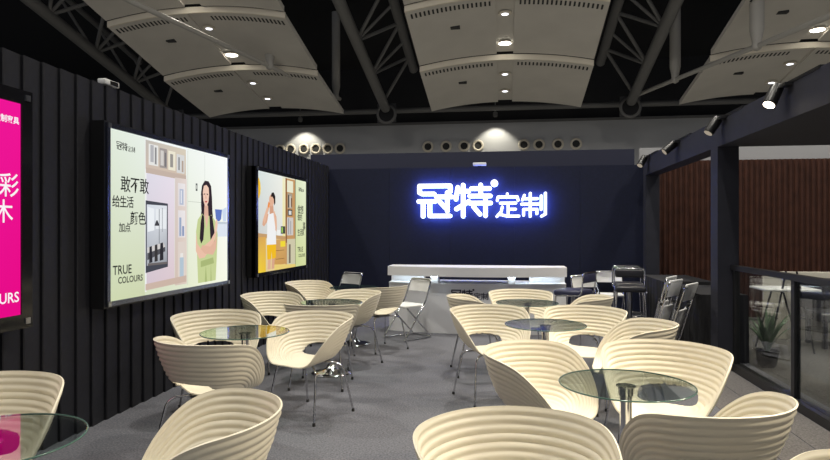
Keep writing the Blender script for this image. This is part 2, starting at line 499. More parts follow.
def strokes_mesh(name, strokes, wd, fmap, depth, mats):
    """flat strokes with round ends, extruded; fmap(x, y, d) gives the 3-D point"""
    mb = MB()
    for si, st in enumerate(strokes):
        P = [Vector((p[0], p[1])) for p in st]
        eps = 0.35 * si * 0.001
        for k in range(len(P) - 1):
            a, b = P[k], P[k + 1]; d = (b - a).normalized(); ang = math.atan2(d.y, d.x)
            out = []
            for q in range(9): t = ang + PI / 2 + PI * q / 8; out.append(a + Vector((math.cos(t), math.sin(t))) * wd / 2)
            for q in range(9): t = ang - PI / 2 + PI * q / 8; out.append(b + Vector((math.cos(t), math.sin(t))) * wd / 2)
            n = len(out); e2 = eps + k * 0.0001
            v = [fmap(p.x, p.y, 0) for p in out] + [fmap(p.x, p.y, depth + e2) for p in out]
            mb.add(v, [tuple(range(n, 2 * n))], 0)
            mb.add(v, [tuple(range(n))[::-1]], 1)
            mb.add(v, [(i, (i + 1) % n, n + (i + 1) % n, n + i) for i in range(n)], 1)
    return mb.mesh(name, mats)

M_SIGNF = emit('sign_face', (0.95, 0.97, 1.0), 2.2)
M_SIGNS = emit('sign_halo_side', (0.14, 0.22, 1.0), 24.0)
def build_logo(root, fmap, mats, depth, dot=True):
    for st in LOGO_BIG: link('character', strokes_mesh('character', st, 23, fmap, depth, mats), root)
    for st in LOGO_SMALL: link('character', strokes_mesh('character', st, 14, fmap, depth, mats), root)
    if dot:
        mb = MB(); n = 20
        v = [fmap(495 + 19 * math.cos(2 * PI * k / n), 118 + 19 * math.sin(2 * PI * k / n), d) for d in (0, depth) for k in range(n)]
        mb.add(v, [tuple(range(n, 2 * n))], 0); mb.add(v, [tuple(range(n))[::-1]] + [(i, (i + 1) % n, n + (i + 1) % n, n + i) for i in range(n)], 1)
        mb.build('registered_mark', mats, root)
U = 127 * 10.45 / 620 / 680.0      # metres per drawing unit
sg = empty('illuminated_sign', (-1.455, BY - 0.085, 1.672))
build_logo(sg, lambda x, y, d: ((x - 88) * U, -d, (292 - y) * U), [M_SIGNF, M_SIGNS], 0.045)
for px_, py_ in ((119, 250), (248, 230), (332, 150), (332, 270), (425, 184), (449, 270), (566, 250), (566, 190), (680, 200), (757, 250)):
    MB().tube([((px_ - 88) * U, 0.0, (292 - py_) * U), ((px_ - 88) * U, 0.0735, (292 - py_) * U)], 0.006, 8).build('standoff_pin', M_SILVER, sg)
tag(sg, 'glowing white channel letters with blue halo on the dark back wall', 'sign')

# ------------------------------------------------------------------ reception counter
cx0, cx1 = -1.66, 0.84
def bow(u, front, sag):  # x, y along a shallow convex arc
    x = cx0 + (cx1 - cx0) * u
    return x, front - sag * (1 - (2 * u - 1) ** 2)
def bowed_slab(front, sag, depth, z0, z1, u0=0.0, u1=1.0, n=24):
    mb = MB(); v = []
    for i in range(n + 1):
        u = u0 + (u1 - u0) * i / n; x, y = bow(u, front, sag)
        v += [(x, y, z0), (x, y, z1), (x, front + depth, z1), (x, front + depth, z0)]
    f = []
    for i in range(n):
        a = 4 * i; b = a + 4
        f += [(a, b, b + 1, a + 1), (a + 1, b + 1, b + 2, a + 2), (a + 2, b + 2, b + 3, a + 3), (a + 3, b + 3, b, a)]
    f += [(0, 1, 2, 3), (4 * n + 3, 4 * n + 2, 4 * n + 1, 4 * n)]
    return mb.add(v, f)
ct = empty('reception_counter', ((cx0 + cx1) / 2, 9.0, 0))
def loc(o): o.location = (-(cx0 + cx1) / 2, -9.0, 0); return o
loc(bowed_slab(8.83, 0.20, 0.42, 0.0, 0.685).build('front_panel', M_WHITE, ct, True, 30))
loc(bowed_slab(8.81, 0.20, 0.46, 0.685, 0.705).build('desk_top', M_WHITE, ct, True, 30))
loc(bowed_slab(8.72, 0.24, 0.40, 0.805, 0.935).build('upper_shelf', M_WHITE, ct, True, 30))
for u0, u1 in ((0.0, 0.20), (0.80, 1.0)):
    b = loc(bowed_slab(9.02, 0.10, 0.05, 0.705, 0.805, u0, u1, 6).build('light_box_end', M_WHITE, ct, True, 30))
    x0_ = cx0 + (cx1 - cx0) * (u0 if u0 < 0.5 else 0.71) + 0.03; x1_ = cx0 + (cx1 - cx0) * (u1 if u1 > 0.5 else 0.27) - 0.03
    loc(MB().box(x0_, x1_, 8.80, 8.83, 0.798, 0.8049).build('led_strip', M_LED, ct))
for u in (0.275, 0.70):
    x, y = bow(u, 8.78, 0.22)
    loc(MB().box(x - 0.05, x + 0.05, y, y + 0.18, 0.705, 0.805).build('support_block', M_WHITE, ct))
    loc(MB().box(x - 0.05, x + 0.05, y - 0.055, y - 0.030, 0.799, 0.8049).build('led_strip', M_LED, ct))  # short extra strip, added to brighten the block's front
M_INKD = mat('navy_ink', (0.012, 0.014, 0.035), 0.5)
UL = 0.52 / 680.0
def cmap(x, y, d):
    X = -0.745 + (x - 88) * UL
    u = (X - cx0) / (cx1 - cx0)
    _, Y = bow(u, 8.83, 0.20)
    return (X - (cx0 + cx1) / 2, Y - 0.0012 - d - 9.0, 0.485 + (292 - y) * UL)
build_logo(ct, cmap, [M_INKD, M_INKD], 0.001)
tag(ct, 'white bowed reception counter with raised shelf and lit gap under the glowing sign', 'counter')

# ------------------------------------------------------------------ light boxes on the left wall
def light_box(name, y0, y1, z0, z1, label, polys, frame_mat, fb):
    XF = -2.895
    r = empty(name, (WX, (y0 + y1) / 2, z0))
    L = lambda o: (setattr(o, 'location', (-WX, -(y0 + y1) / 2, -z0)), o)[1]
    body = L(MB().box(WX + 0.012, XF - 0.008, y0 - 0.05, y1 + 0.05, z0 - 0.05, z1 + 0.05).build('box_body', M_BLKMET, r))
    # frame bars
    for (a, b, c, d) in ((y0 - fb, y1 + fb, z1, z1 + fb), (y0 - fb, y1 + fb, z0 - fb, z0), (y0 - fb, y0, z0, z1), (y1, y1 + fb, z0, z1)):
        L(MB().box(XF - 0.05, XF + 0.012, a, b, c, d).build('frame_bar', frame_mat, r))
    for yy in (y0 - fb * 0.5, y1 + fb * 0.5):
        for zz in (z0 - fb * 0.5, z1 + fb * 0.5):
            L(MB().box(XF + 0.012, XF + 0.020, yy - 0.018, yy + 0.018, zz - 0.018, zz + 0.018).build('corner_clip', M_SILVER, r))
    # backlit print: every printed colour area is a flat piece of the film
    W, H = y1 - y0, z1 - z0
    me = bpy.data.meshes.new('printed_film'); v = []; f = []; inks = []
    for k, (pts, ink) in enumerate(polys):
        o = len(v)
        for (u, q) in pts: v.append((XF + 0.00022 * k, y0 + u * W, z0 + q * H))
        f.append(tuple(range(o, o + len(pts)))); inks.append(ink)
    me.from_pydata(v, [], f); me.materials.append(M_INK)
    ca = me.color_attributes.new('ink', 'FLOAT_COLOR', 'CORNER')
    li = 0
    for p, ink in zip(me.polygons, inks):
        for k, l in enumerate(p.loop_indices):
            c = ink[k] if isinstance(ink[0], (tuple, list)) else ink
            ca.data[l].color = (*c, 1)
    me.update()
    pf = L(link('printed_film', me, r))
    def txt(body, u, q, h, m=M_BLACKTXT, align='LEFT', spacing=1.0, emb=0.0011):
        # text plane: x -> +Y, y -> +Z
        mtx = Matrix(((0, 0, 1, XF + 0.018), (1, 0, 0, y0 + u * W), (0, 1, 0, z0 + q * H), (0, 0, 0, 1)))
        return L(text_mesh('printed_text', body, h, m, r, mtx, 0, spacing, align, emb))
    tag(r, label, 'light box', 'backlit posters on the slatted wall')
    return r, txt, (XF, y0, z0, W, H)

def s2l(r, g, b):
    f = lambda c: (c / 255 / 12.92) if c <= 10 else (((c / 255) + 0.055) / 1.055) ** 2.4
    return (f(r), f(g), f(b))
def R_(u0, u1, v0, v1, c): return ([(u0, v0), (u1, v0), (u1, v1), (u0, v1)], s2l(*c))
def P_(pts, c): return (pts, s2l(*c))
def E_(u, v, a, b, c, n=18): return ([(u + a * math.cos(2 * PI * k / n), v + b * math.sin(2 * PI * k / n)) for k in range(n)], s2l(*c))
def G_(u0, u1, v0, v1, cs): return ([(u0, v0), (u1, v0), (u1, v1), (u0, v1)], [s2l(*c) for c in cs])

M_FRAMEA = mat('brushed_blue_steel', (0.20, 0.22, 0.30), 0.25, metal=1.0)
# poster A: woman beside a bookcase
PA = [G_(0, 1, 0, 1, [(206, 216, 184), (236, 240, 220), (244, 248, 250), (242, 248, 244)]),
 G_(0, 0.235, 0, 1, [(206, 216, 176), (206, 214, 176), (232, 240, 232), (226, 236, 222)]),
 G_(0.235, 0.47, 0.04, 0.82, [(212, 196, 206), (220, 200, 206), (232, 224, 236), (222, 220, 232)]),
 R_(0.235, 0.235 + 0.012, 0.02, 1.0, (238, 240, 238)),
 # bookcase top
 G_(0.24, 0.57, 0.80, 0.985, [(205, 187, 174), (210, 192, 174), (216, 206, 187), (193, 187, 180)]),
 R_(0.262, 0.335, 0.83, 0.965, (230, 230, 227)), R_(0.275, 0.30, 0.85, 0.96, (180, 180, 184)), R_(0.308, 0.322, 0.84, 0.95, (141, 140, 142)),
 R_(0.345, 0.405, 0.825, 0.955, (161, 153, 150)), R_(0.352, 0.378, 0.84, 0.94, (210, 206, 202)), R_(0.385, 0.398, 0.835, 0.93, (122, 120, 123)),
 R_(0.415, 0.475, 0.82, 0.95, (236, 230, 210)), R_(0.43, 0.455, 0.84, 0.93, (154, 150, 145)),
 R_(0.485, 0.555, 0.81, 0.94, (216, 216, 215)), R_(0.50, 0.512, 0.83, 0.92, (128, 131, 137)), R_(0.53, 0.545, 0.82, 0.90, (180, 161, 148)),
 P_([(0.24, 0.775), (0.57, 0.765), (0.57, 0.80), (0.24, 0.81)], (197, 179, 167)),
 # tall shelf
 G_(0.47, 0.575, 0.03, 0.775, [(210, 192, 180), (222, 206, 193), (230, 216, 210), (216, 204, 198)]),
 G_(0.495, 0.56, 0.58, 0.74, [(223, 215, 216), (233, 227, 227), (236, 232, 233), (227, 222, 223)]), R_(0.51, 0.545, 0.59, 0.70, (180, 189, 210)), R_(0.52, 0.53, 0.60, 0.69, (230, 231, 236)),
 G_(0.495, 0.56, 0.36, 0.55, [(223, 215, 216), (233, 227, 227), (236, 232, 233), (227, 222, 223)]), R_(0.507, 0.525, 0.37, 0.50, (155, 170, 198)), R_(0.532, 0.55, 0.37, 0.44, (142, 155, 189)),
 R_(0.495, 0.56, 0.06, 0.33, (222, 210, 202)), R_(0.51, 0.545, 0.08, 0.22, (180, 197, 210)), R_(0.515, 0.54, 0.22, 0.25, (233, 230, 226)),
 P_([(0.235, 0.03), (0.57, 0.045), (0.57, 0.09), (0.235, 0.07)], (204, 181, 167)),
 # framed view of a dining room
 P_([(0.236, 0.14), (0.408, 0.165), (0.408, 0.59), (0.236, 0.60)], (72, 74, 84)),
 G_(0.244, 0.400, 0.185, 0.575, [(168, 172, 180), (150, 154, 162), (226, 230, 236), (216, 222, 232)]),
 P_([(0.25, 0.40), (0.30, 0.41), (0.30, 0.55), (0.25, 0.56)], (236, 240, 244)), P_([(0.31, 0.42), (0.395, 0.42), (0.395, 0.55), (0.31, 0.55)], (232, 236, 240)),
 R_(0.335, 0.340, 0.30, 0.55, (120, 124, 132)), R_(0.36, 0.364, 0.40, 0.56, (140, 144, 150)),
 P_([(0.30, 0.44), (0.34, 0.44), (0.325, 0.475), (0.315, 0.475)], (66, 66, 72)),
 P_([(0.246, 0.30), (0.37, 0.33), (0.385, 0.30), (0.25, 0.265)], (210, 206, 204)), P_([(0.246, 0.265), (0.385, 0.30), (0.385, 0.27), (0.246, 0.22)], (84, 84, 90)),
 P_([(0.26, 0.20), (0.285, 0.205), (0.28, 0.31), (0.262, 0.305)], (48, 48, 54)), P_([(0.30, 0.205), (0.325, 0.21), (0.322, 0.32), (0.302, 0.315)], (60, 58, 60)),
 P_([(0.34, 0.21), (0.37, 0.215), (0.367, 0.33), (0.345, 0.325)], (48, 48, 54)), R_(0.25, 0.40, 0.185, 0.20, (110, 104, 104)),
 # cabinets behind the woman
 G_(0.575, 1.0, 0, 1, [(228, 234, 206), (248, 250, 232), (252, 254, 254), (240, 246, 240)]),
 R_(0.578, 0.581, 0.02, 0.98, (196, 202, 186)), R_(0.745, 0.748, 0.60, 0.98, (206, 214, 206)), R_(0.578, 0.745, 0.615, 0.620, (206, 212, 200)),
 R_(0.655, 0.672, 0.70, 0.755, (92, 96, 96)), R_(0.660, 0.667, 0.715, 0.742, (226, 228, 220)),
 R_(0.665, 0.672, 0.30, 0.40, (110, 114, 108)),
 R_(0.86, 0.995, 0.46, 0.478, (196, 206, 216)), R_(0.86, 0.995, 0.36, 0.46, (222, 230, 240)),
 P_([(0.855, 0.575), (0.935, 0.575), (0.925, 0.50), (0.905, 0.482), (0.885, 0.482), (0.865, 0.50)], (98, 122, 196)), P_([(0.935, 0.575), (0.99, 0.60), (0.985, 0.482), (0.945, 0.482)], (206, 220, 240)),
 # woman: hair, neck, face, dress, arms
 P_([(0.715, 0.60), (0.705, 0.68), (0.715, 0.745), (0.745, 0.785), (0.785, 0.785), (0.812, 0.75), (0.822, 0.66), (0.826, 0.56), (0.838, 0.46), (0.846, 0.34), (0.82, 0.30), (0.79, 0.36), (0.76, 0.50), (0.735, 0.42), (0.712, 0.36), (0.700, 0.42), (0.705, 0.52)], (52, 42, 50)),
 P_([(0.735, 0.50), (0.785, 0.50), (0.778, 0.60), (0.742, 0.60)], (222, 178, 158)),
 P_([(0.724, 0.70), (0.735, 0.745), (0.762, 0.755), (0.785, 0.735), (0.79, 0.68), (0.782, 0.625), (0.762, 0.592), (0.745, 0.597), (0.729, 0.635)], (240, 204, 184)),
 P_([(0.733, 0.685), (0.748, 0.690), (0.748, 0.682), (0.733, 0.677)], (70, 50, 50)), P_([(0.763, 0.690), (0.779, 0.687), (0.779, 0.679), (0.763, 0.682)], (70, 50, 50)),
 P_([(0.752, 0.68), (0.757, 0.68), (0.762, 0.650), (0.750, 0.650)], (220, 172, 150)), P_([(0.743, 0.632), (0.772, 0.634), (0.765, 0.622), (0.750, 0.620)], (196, 96, 92)),
 P_([(0.724, 0.70), (0.712, 0.66), (0.730, 0.61), (0.727, 0.56), (0.712, 0.50), (0.705, 0.60), (0.706, 0.70), (0.73, 0.76)], (46, 37, 45)),
 P_([(0.675, 0.02), (0.665, 0.22), (0.655, 0.40), (0.672, 0.49), (0.715, 0.535), (0.745, 0.515), (0.775, 0.515), (0.81, 0.53), (0.855, 0.485), (0.882, 0.38), (0.872, 0.20), (0.86, 0.02)], (198, 210, 150)),
 P_([(0.738, 0.525), (0.762, 0.42), (0.783, 0.522)], (228, 188, 166)),
 P_([(0.715, 0.53), (0.700, 0.47), (0.690, 0.35), (0.705, 0.31), (0.728, 0.34), (0.738, 0.44), (0.735, 0.52)], (50, 40, 48)), P_([(0.79, 0.53), (0.822, 0.52), (0.846, 0.40), (0.845, 0.31), (0.815, 0.28), (0.80, 0.36)], (52, 42, 50)),
 P_([(0.655, 0.40), (0.668, 0.31), (0.70, 0.275), (0.80, 0.33), (0.845, 0.39), (0.868, 0.46), (0.88, 0.44), (0.86, 0.36), (0.82, 0.285), (0.74, 0.205), (0.685, 0.20), (0.652, 0.26)], (234, 192, 168)),
 P_([(0.875, 0.37), (0.865, 0.27), (0.83, 0.22), (0.74, 0.235), (0.70, 0.27), (0.715, 0.30), (0.80, 0.285), (0.85, 0.33)], (226, 182, 158)),
 P_([(0.845, 0.40), (0.858, 0.48), (0.873, 0.50), (0.882, 0.46), (0.870, 0.40)], (240, 202, 180)),
 P_([(0.70, 0.18), (0.83, 0.20), (0.84, 0.155), (0.70, 0.135)], (170, 184, 122)), P_([(0.74, 0.02), (0.752, 0.15), (0.765, 0.02)], (172, 186, 124)), P_([(0.80, 0.02), (0.805, 0.16), (0.815, 0.02)], (176, 190, 128)),
]
rA, txA, gA = light_box('poster_light_box', 4.21, 6.16, 0.92, 2.205, 'large lit poster of a woman in a green dress beside a bookcase', PA, M_FRAMEA, 0.035)
txA('敢不敢', 0.055, 0.648, 0.132, spacing=0.88)
txA('给生活', 0.004, 0.552, 0.096, spacing=0.84)
txA('颜色', 0.118, 0.452, 0.112, spacing=0.90)
txA('加点', 0.045, 0.405, 0.078, spacing=0.88)
txA('TRUE', 0.008, 0.152, 0.098, spacing=1.0)
txA('COLOURS', 0.040, 0.098, 0.070, spacing=1.0)
def poster_logo(root, g, u, q, k, m):
    XF, y0, z0, W, H = g
    fm = lambda x, y, d: (XF + 0.018 + d - WX, y0 + u * W + (x - 88) * k - (y0 + W / 2), z0 + q * H + (292 - y) * k - z0)
    for st in LOGO_BIG: link('printed_logo', strokes_mesh('printed_logo', st, 15, fm, 0.0004, [m, m]), root)
    for st in LOGO_SMALL: link('printed_logo', strokes_mesh('printed_logo', st, 8, fm, 0.0004, [m, m]), root)
poster_logo(rA, gA, 0.030, 0.885, 0.235 / 680, M_BLACKTXT)

# poster B: man drinking by a wooden counter
PB = [G_(0, 0.745, 0, 1, [(226, 206, 150), (230, 196, 140), (232, 226, 196), (222, 230, 226)]),
 G_(0.0, 0.47, 0.36, 1.0, [(206, 208, 206), (226, 226, 220), (238, 240, 232), (216, 226, 224)]),
 P_([(0.0, 0.725), (0.03, 0.735), (0.05, 0.78), (0.056, 0.83), (0.05, 0.88), (0.03, 0.925), (0.0, 0.935)], (244, 196, 40)),
 G_(0.47, 0.53, 0.30, 0.98, [(240, 226, 150), (236, 226, 170), (240, 238, 206), (240, 236, 190)]),
 R_(0.53, 0.745, 0.02, 0.99, (196, 150, 100)),
 R_(0.555, 0.70, 0.84, 0.97, (232, 232, 206)), R_(0.575, 0.68, 0.66, 0.83, (168, 158, 140)), R_(0.585, 0.61, 0.67, 0.81, (80, 76, 70)), R_(0.62, 0.645, 0.67, 0.80, (214, 206, 196)), R_(0.65, 0.675, 0.68, 0.78, (122, 92, 70)),
 R_(0.575, 0.68, 0.58, 0.65, (76, 72, 70)), R_(0.60, 0.66, 0.59, 0.635, (220, 220, 216)), R_(0.56, 0.70, 0.36, 0.56, (206, 200, 196)), R_(0.59, 0.605, 0.37, 0.55, (132, 140, 150)), R_(0.635, 0.65, 0.37, 0.52, (150, 150, 156)),
 R_(0.53, 0.56, 0.28, 0.99, (140, 96, 60)), R_(0.56, 0.745, 0.02, 0.32, (206, 200, 170)), R_(0.60, 0.64, 0.05, 0.26, (120, 110, 96)),
 R_(0.43, 0.52, 0.38, 0.46, (60, 62, 66)), R_(0.44, 0.475, 0.39, 0.45, (150, 190, 90)), R_(0.35, 0.42, 0.36, 0.42, (240, 240, 236)),
 P_([(0.0, 0.345), (0.53, 0.315), (0.53, 0.35), (0.0, 0.39)], (196, 156, 110)),
 G_(0.30, 0.53, 0.05, 0.32, [(206, 156, 90), (198, 150, 90), (210, 168, 104), (206, 160, 98)]), R_(0.33, 0.50, 0.20, 0.205, (120, 86, 50)), R_(0.33, 0.50, 0.11, 0.115, (120, 86, 50)),
 R_(0.42, 0.52, 0.24, 0.30, (240, 216, 60)), G_(0.0, 0.14, 0.0, 0.35, [(240, 206, 60), (236, 196, 60), (220, 170, 90), (214, 166, 90)]),
 P_([(0.30, 0.0), (0.745, 0.0), (0.745, 0.03), (0.30, 0.06)], (232, 206, 120)),
 # man
 P_([(0.17, 0.02), (0.185, 0.20), (0.235, 0.21), (0.225, 0.02)], (222, 176, 146)), P_([(0.245, 0.02), (0.255, 0.20), (0.31, 0.20), (0.295, 0.02)], (216, 168, 138)),
 P_([(0.155, 0.29), (0.165, 0.12), (0.235, 0.12), (0.245, 0.20), (0.255, 0.12), (0.325, 0.13), (0.330, 0.29)], (240, 188, 40)),
 P_([(0.155, 0.27), (0.165, 0.45), (0.160, 0.56), (0.185, 0.60), (0.30, 0.61), (0.325, 0.55), (0.325, 0.42), (0.332, 0.27)], (240, 240, 240)),
 P_([(0.205, 0.58), (0.285, 0.60), (0.275, 0.68), (0.215, 0.68)], (212, 160, 132)),
 E_(0.243, 0.725, 0.048, 0.062, (226, 178, 150)),
 P_([(0.225, 0.76), (0.245, 0.805), (0.285, 0.81), (0.315, 0.77), (0.315, 0.70), (0.295, 0.675), (0.285, 0.74), (0.255, 0.765)], (40, 34, 36)),
 P_([(0.150, 0.58), (0.085, 0.52), (0.075, 0.47), (0.105, 0.455), (0.16, 0.50), (0.185, 0.585)], (220, 170, 142)), P_([(0.085, 0.52), (0.150, 0.64), (0.195, 0.685), (0.212, 0.66), (0.175, 0.60), (0.115, 0.48)], (230, 184, 156)),
 P_([(0.30, 0.605), (0.335, 0.56), (0.345, 0.46), (0.335, 0.40), (0.315, 0.42), (0.318, 0.52), (0.285, 0.59)], (222, 172, 144)),
 P_([(0.165, 0.66), (0.195, 0.64), (0.215, 0.69), (0.185, 0.71)], (236, 146, 80)), P_([(0.345, 0.46), (0.30, 0.62), (0.275, 0.60), (0.315, 0.44)], (230, 184, 156)),
 G_(0.745, 1.0, 0.0, 1.0, [(204, 214, 150), (214, 222, 164), (232, 240, 212), (222, 232, 196)]),
]
rB, txB, gB = light_box('poster_light_box', 6.98, 8.76, 0.94, 2.155, 'farther lit poster of a drinking man in a white top and yellow shorts', PB, M_BLKGLOSS, 0.05)
txB('做想', 0.775, 0.615, 0.135, spacing=0.9); txB('做的', 0.775, 0.535, 0.105, spacing=0.9); txB('事', 0.90, 0.425, 0.13); txB('生活家', 0.775, 0.36, 0.105, spacing=0.8)
txB('TRUE', 0.775, 0.165, 0.10); txB('COLOURS', 0.80, 0.105, 0.062)
poster_logo(rB, gB, 0.80, 0.87, 0.22 / 680, M_BLACKTXT)

# poster C: magenta strip; unseen pale picture made up, balancing its pink spill
PC = [G_(0, 0.76, 0, 1, [(196, 190, 170), (206, 200, 184), (236, 236, 230), (226, 230, 226)]),
 G_(0, 0.76, 0, 0.28, [(150, 120, 92), (160, 130, 100), (176, 150, 120), (166, 138, 108)]), R_(0.10, 0.30, 0.28, 0.86, (214, 206, 196)), R_(0.32, 0.52, 0.28, 0.86, (206, 198, 186)), R_(0.54, 0.72, 0.28, 0.86, (214, 206, 196)),
 R_(0.285, 0.292, 0.5, 0.62, (90, 84, 78)), R_(0.505, 0.512, 0.5, 0.62, (90, 84, 78)), R_(0.20, 0.60, 0.12, 0.24, (236, 232, 226)),
 G_(0.76, 1, 0, 1, [(226, 14, 140), (232, 10, 134), (240, 22, 150), (232, 20, 150)])]
M_WTXT = emit('white_ink', (0.95, 0.90, 0.93), 1.0)
rC, txC, gC = light_box('poster_light_box', 1.45, 3.36, 0.94, 2.21, 'lit magenta poster with white characters, cut by the left picture edge', PC, M_BLKGLOSS, 0.085)
txC('多彩', 0.985, 0.565, 0.15, M_WTXT, 'RIGHT', 0.95); txC('木', 0.962, 0.445, 0.145, M_WTXT, 'RIGHT')
txC('TRUE COLOURS', 0.985, 0.065, 0.085, M_WTXT, 'RIGHT'); txC('冠特定制家具', 0.985, 0.90, 0.046, M_WTXT, 'RIGHT')

# ------------------------------------------------------------------ track spots on the beam
M_SPOTDIM = emit('spot_lens_dim', (1.0, 0.86, 0.66), 0.35)
def spot(y, lab, power, aim, near=False):
    # head hangs off the beam's room face; track bar lies on the beam's top edge
    r = empty('track_spotlight', (2.11, y, 2.52))
    MB().box(0.085, 0.118, -0.55, 0.0, 0.074, 0.096).build('track_bar', M_BLKMET, r)
    MB().box(0.03, 0.12, -0.13, -0.03, 0.05, 0.074).build('adapter', M_BLKMET, r)
    MB().tube([(0.05, -0.06, 0.06), (0.01, -0.02, 0.045), (0.0, 0.0, 0.02)], 0.008, 8).build('arm', M_BLKMET, r)
    d = (Vector(aim) - Vector((2.12, y, 2.53))).normalized()
    q = d.to_track_quat('-Z', 'Y')
    h = MB().lathe([(0.046, -0.095), (0.052, -0.09), (0.052, 0.07), (0.046, 0.088), (0.012, 0.092)], 20).build('lamp_head', M_BLKMET, r, True, 40)
    h.rotation_mode = 'QUATERNION'; h.rotation_quaternion = q
    l = MB().lathe([(0.042, -0.099), (0.042, -0.0955)], 20).build('lens', M_SPOTLENS if near else M_SPOTDIM, h)
    lt = bpy.data.lights.new('spot_beam', 'SPOT'); lt.energy = power; lt.color = (1.0, 0.87, 0.67)
    lt.spot_size = math.radians(88); lt.spot_blend = 0.8; lt.shadow_soft_size = 0.035
    lo = bpy.data.objects.new('spot_beam', lt); COL.objects.link(lo); lo.parent = r
    lo.rotation_mode = 'QUATERNION'; lo.rotation_quaternion = q; lo.location = d * 0.115
    tag(r, lab, 'spotlight', 'black track spots along the beam')
spot(5.28, 'black track spotlight on the right beam, nearest and glowing brightest', SPOT_W * 0.8, (0.95, 4.6, 0.4), True)
spot(6.72, 'black track spotlight on the beam above the pillar, second from the right', SPOT_W * 0.5, (0.6, 6.4, 0.3))
spot(8.40, 'black track spotlight on the beam between the pillar and the back wall', SPOT_W * 0.5, (-0.3, 8.2, 0.5))
spot(10.02, 'black track spotlight at the far end of the beam by the back wall', SPOT_W * 0.2, (0.8, 9.0, 0.5))
spot(3.75, 'black track spotlight on the right beam just beyond the picture edge', SPOT_W * 0.8, (0.5, 3.5, 0.4))
spot(2.15, 'black track spotlight on the right beam beside the camera', SPOT_W * 0.55, (0.3, 2.5, 0.3))
spot(0.55, 'black track spotlight on the right beam behind the camera', SPOT_W * 0.25, (0.2, 1.2, 0.3))

# ------------------------------------------------------------------ railing with glass
rl = empty('glass_railing', (2.36, 5.0, 0))
RL = lambda o: (setattr(o, 'location', (-2.36, -5.0, 0)), o)[1]
RL(MB().box(2.325, 2.395, 1.0, 6.868, 1.035, 1.085).build('top_rail', M_BLKMET, rl))
RL(MB().box(2.31, 2.41, 1.0, 6.868, 0.0, 0.075).build('bottom_rail', M_BLKMET, rl))
for yy in (6.80, 5.48, 4.16, 2.84):
    RL(MB().box(2.335, 2.385, yy - 0.03, yy + 0.03, 0.075, 1.035).build('post', M_BLKMET, rl))
for a, b in ((5.51, 6.77), (4.19, 5.45), (2.87, 4.13)):
    RL(MB().box(2.356, 2.364, a, b, 0.077, 1.033).build('glass_pane', M_PANE, rl))
tag(rl, 'black metal railing with clear glass panes right of the pillar', 'railing')

# ------------------------------------------------------------------ folding chairs
def folding_chair():
    r = empty('folding_chair')       # faces +y
    w2 = 0.21
    # front legs run up into the back frame
    p = round_path([(-w2, 0.24, 0.012), (-w2, -0.13, 0.50), (-w2 + 0.01, -0.24, 0.78), (w2 - 0.01, -0.24, 0.78), (w2, -0.13, 0.50), (w2, 0.24, 0.012)], 0.06, 5)
    MB().tube(p, 0.0115, 8).build('back_frame', M_CHROME, r, True, 50)
    for sx in (-1, 1):
        MB().tube([(sx * (w2 - 0.03), 0.17, 0.43), (sx * (w2 - 0.03), -0.26, 0.02)], 0.0105, 8).build('leg', M_CHROME, r, True, 50)
        MB().tube([(sx * w2, 0.24, 0.016), (sx * (w2 - 0.03), -0.26, 0.016)], 0.0095, 8).build('floor_runner', M_CHROME, r, True, 50)
    MB().tube([(-w2 + 0.03, -0.26, 0.016), (w2 - 0.03, -0.26, 0.016)], 0.0105, 8).build('stretcher', M_CHROME, r, True, 50)
    s = MB().box(-0.19, 0.19, -0.15, 0.22, 0.430, 0.462).build('seat', M_WPLAST, r); bevel(s, 0.012)
    bk = MB()
    n = 8
    for i in range(n):
        x0, x1 = -0.195 + 0.39 * i / n, -0.195 + 0.39 * (i + 1) / n
        c0, c1 = 0.03 * (1 - (2 * i / n - 1) ** 2), 0.03 * (1 - (2 * (i + 1) / n - 1) ** 2)
        bk.hexa([(x0, -0.185 - c0, 0.62), (x1, -0.185 - c1, 0.62), (x0, -0.197 - c0, 0.617), (x1, -0.197 - c1, 0.617), (x0, -0.245 - c0, 0.795), (x1, -0.245 - c1, 0.795), (x0, -0.257 - c0, 0.792), (x1, -0.257 - c1, 0.792)])
    bk.build('backrest', M_WPLAST, r, True, 40)
    return r
FC = [(-1.29, 8.22, 140, 'white folding chair with chrome frame in front of the counter'),
      (-2.45, 9.15, 150, 'white folding chair by the back wall left of the counter'),
      (1.22, 9.05, 205, 'white folding chair at the right end of the counter'),
      (1.62, 10.0, 175, 'white folding chair half hidden behind the black padded stools')]
f0 = folding_chair()
for i, (x, y, a, lab) in enumerate(FC):
    o = f0 if i == 0 else copy_tree(f0)
    o.location = (x, y, 0); o.rotation_euler = (0, 0, math.radians(a)); tag(o, lab, 'folding chair', 'white folding chairs')

# folded chairs leaning against the black tables
def folded_chair(name):
    r = empty(name)   # leans: local z along the frame
    w2 = 0.21
    MB().tube(round_path([(-w2, 0, 0.01), (-w2, 0, 0.88), (w2, 0, 0.88), (w2, 0, 0.01)], 0.07, 6), 0.0125, 8).build('back_frame', M_CHROME, r, True, 50)
    MB().tube(round_path([(-w2 + 0.03, 0.035, 0.60), (-w2 + 0.03, 0.035, 0.03), (w2 - 0.03, 0.035, 0.03), (w2 - 0.03, 0.035, 0.60)], 0.05, 5), 0.011, 8).build('leg_frame', M_CHROME, r, True, 50)
    s = MB().box(-0.175, 0.175, 0.012, 0.036, 0.22, 0.58).build('seat', M_WPLAST, r); bevel(s, 0.008)
    b = MB().box(-0.195, 0.195, -0.012, 0.014, 0.70, 0.90).build('backrest', M_WPLAST, r); bevel(b, 0.01)
    for sx in (-1, 1): MB().lathe([(0.016, 0.60), (0.016, 0.63)], 10, (sx * 0.20, 0.025)).build('hinge', M_RUBBER, r)
    return r
g0 = folded_chair('folded_chair')
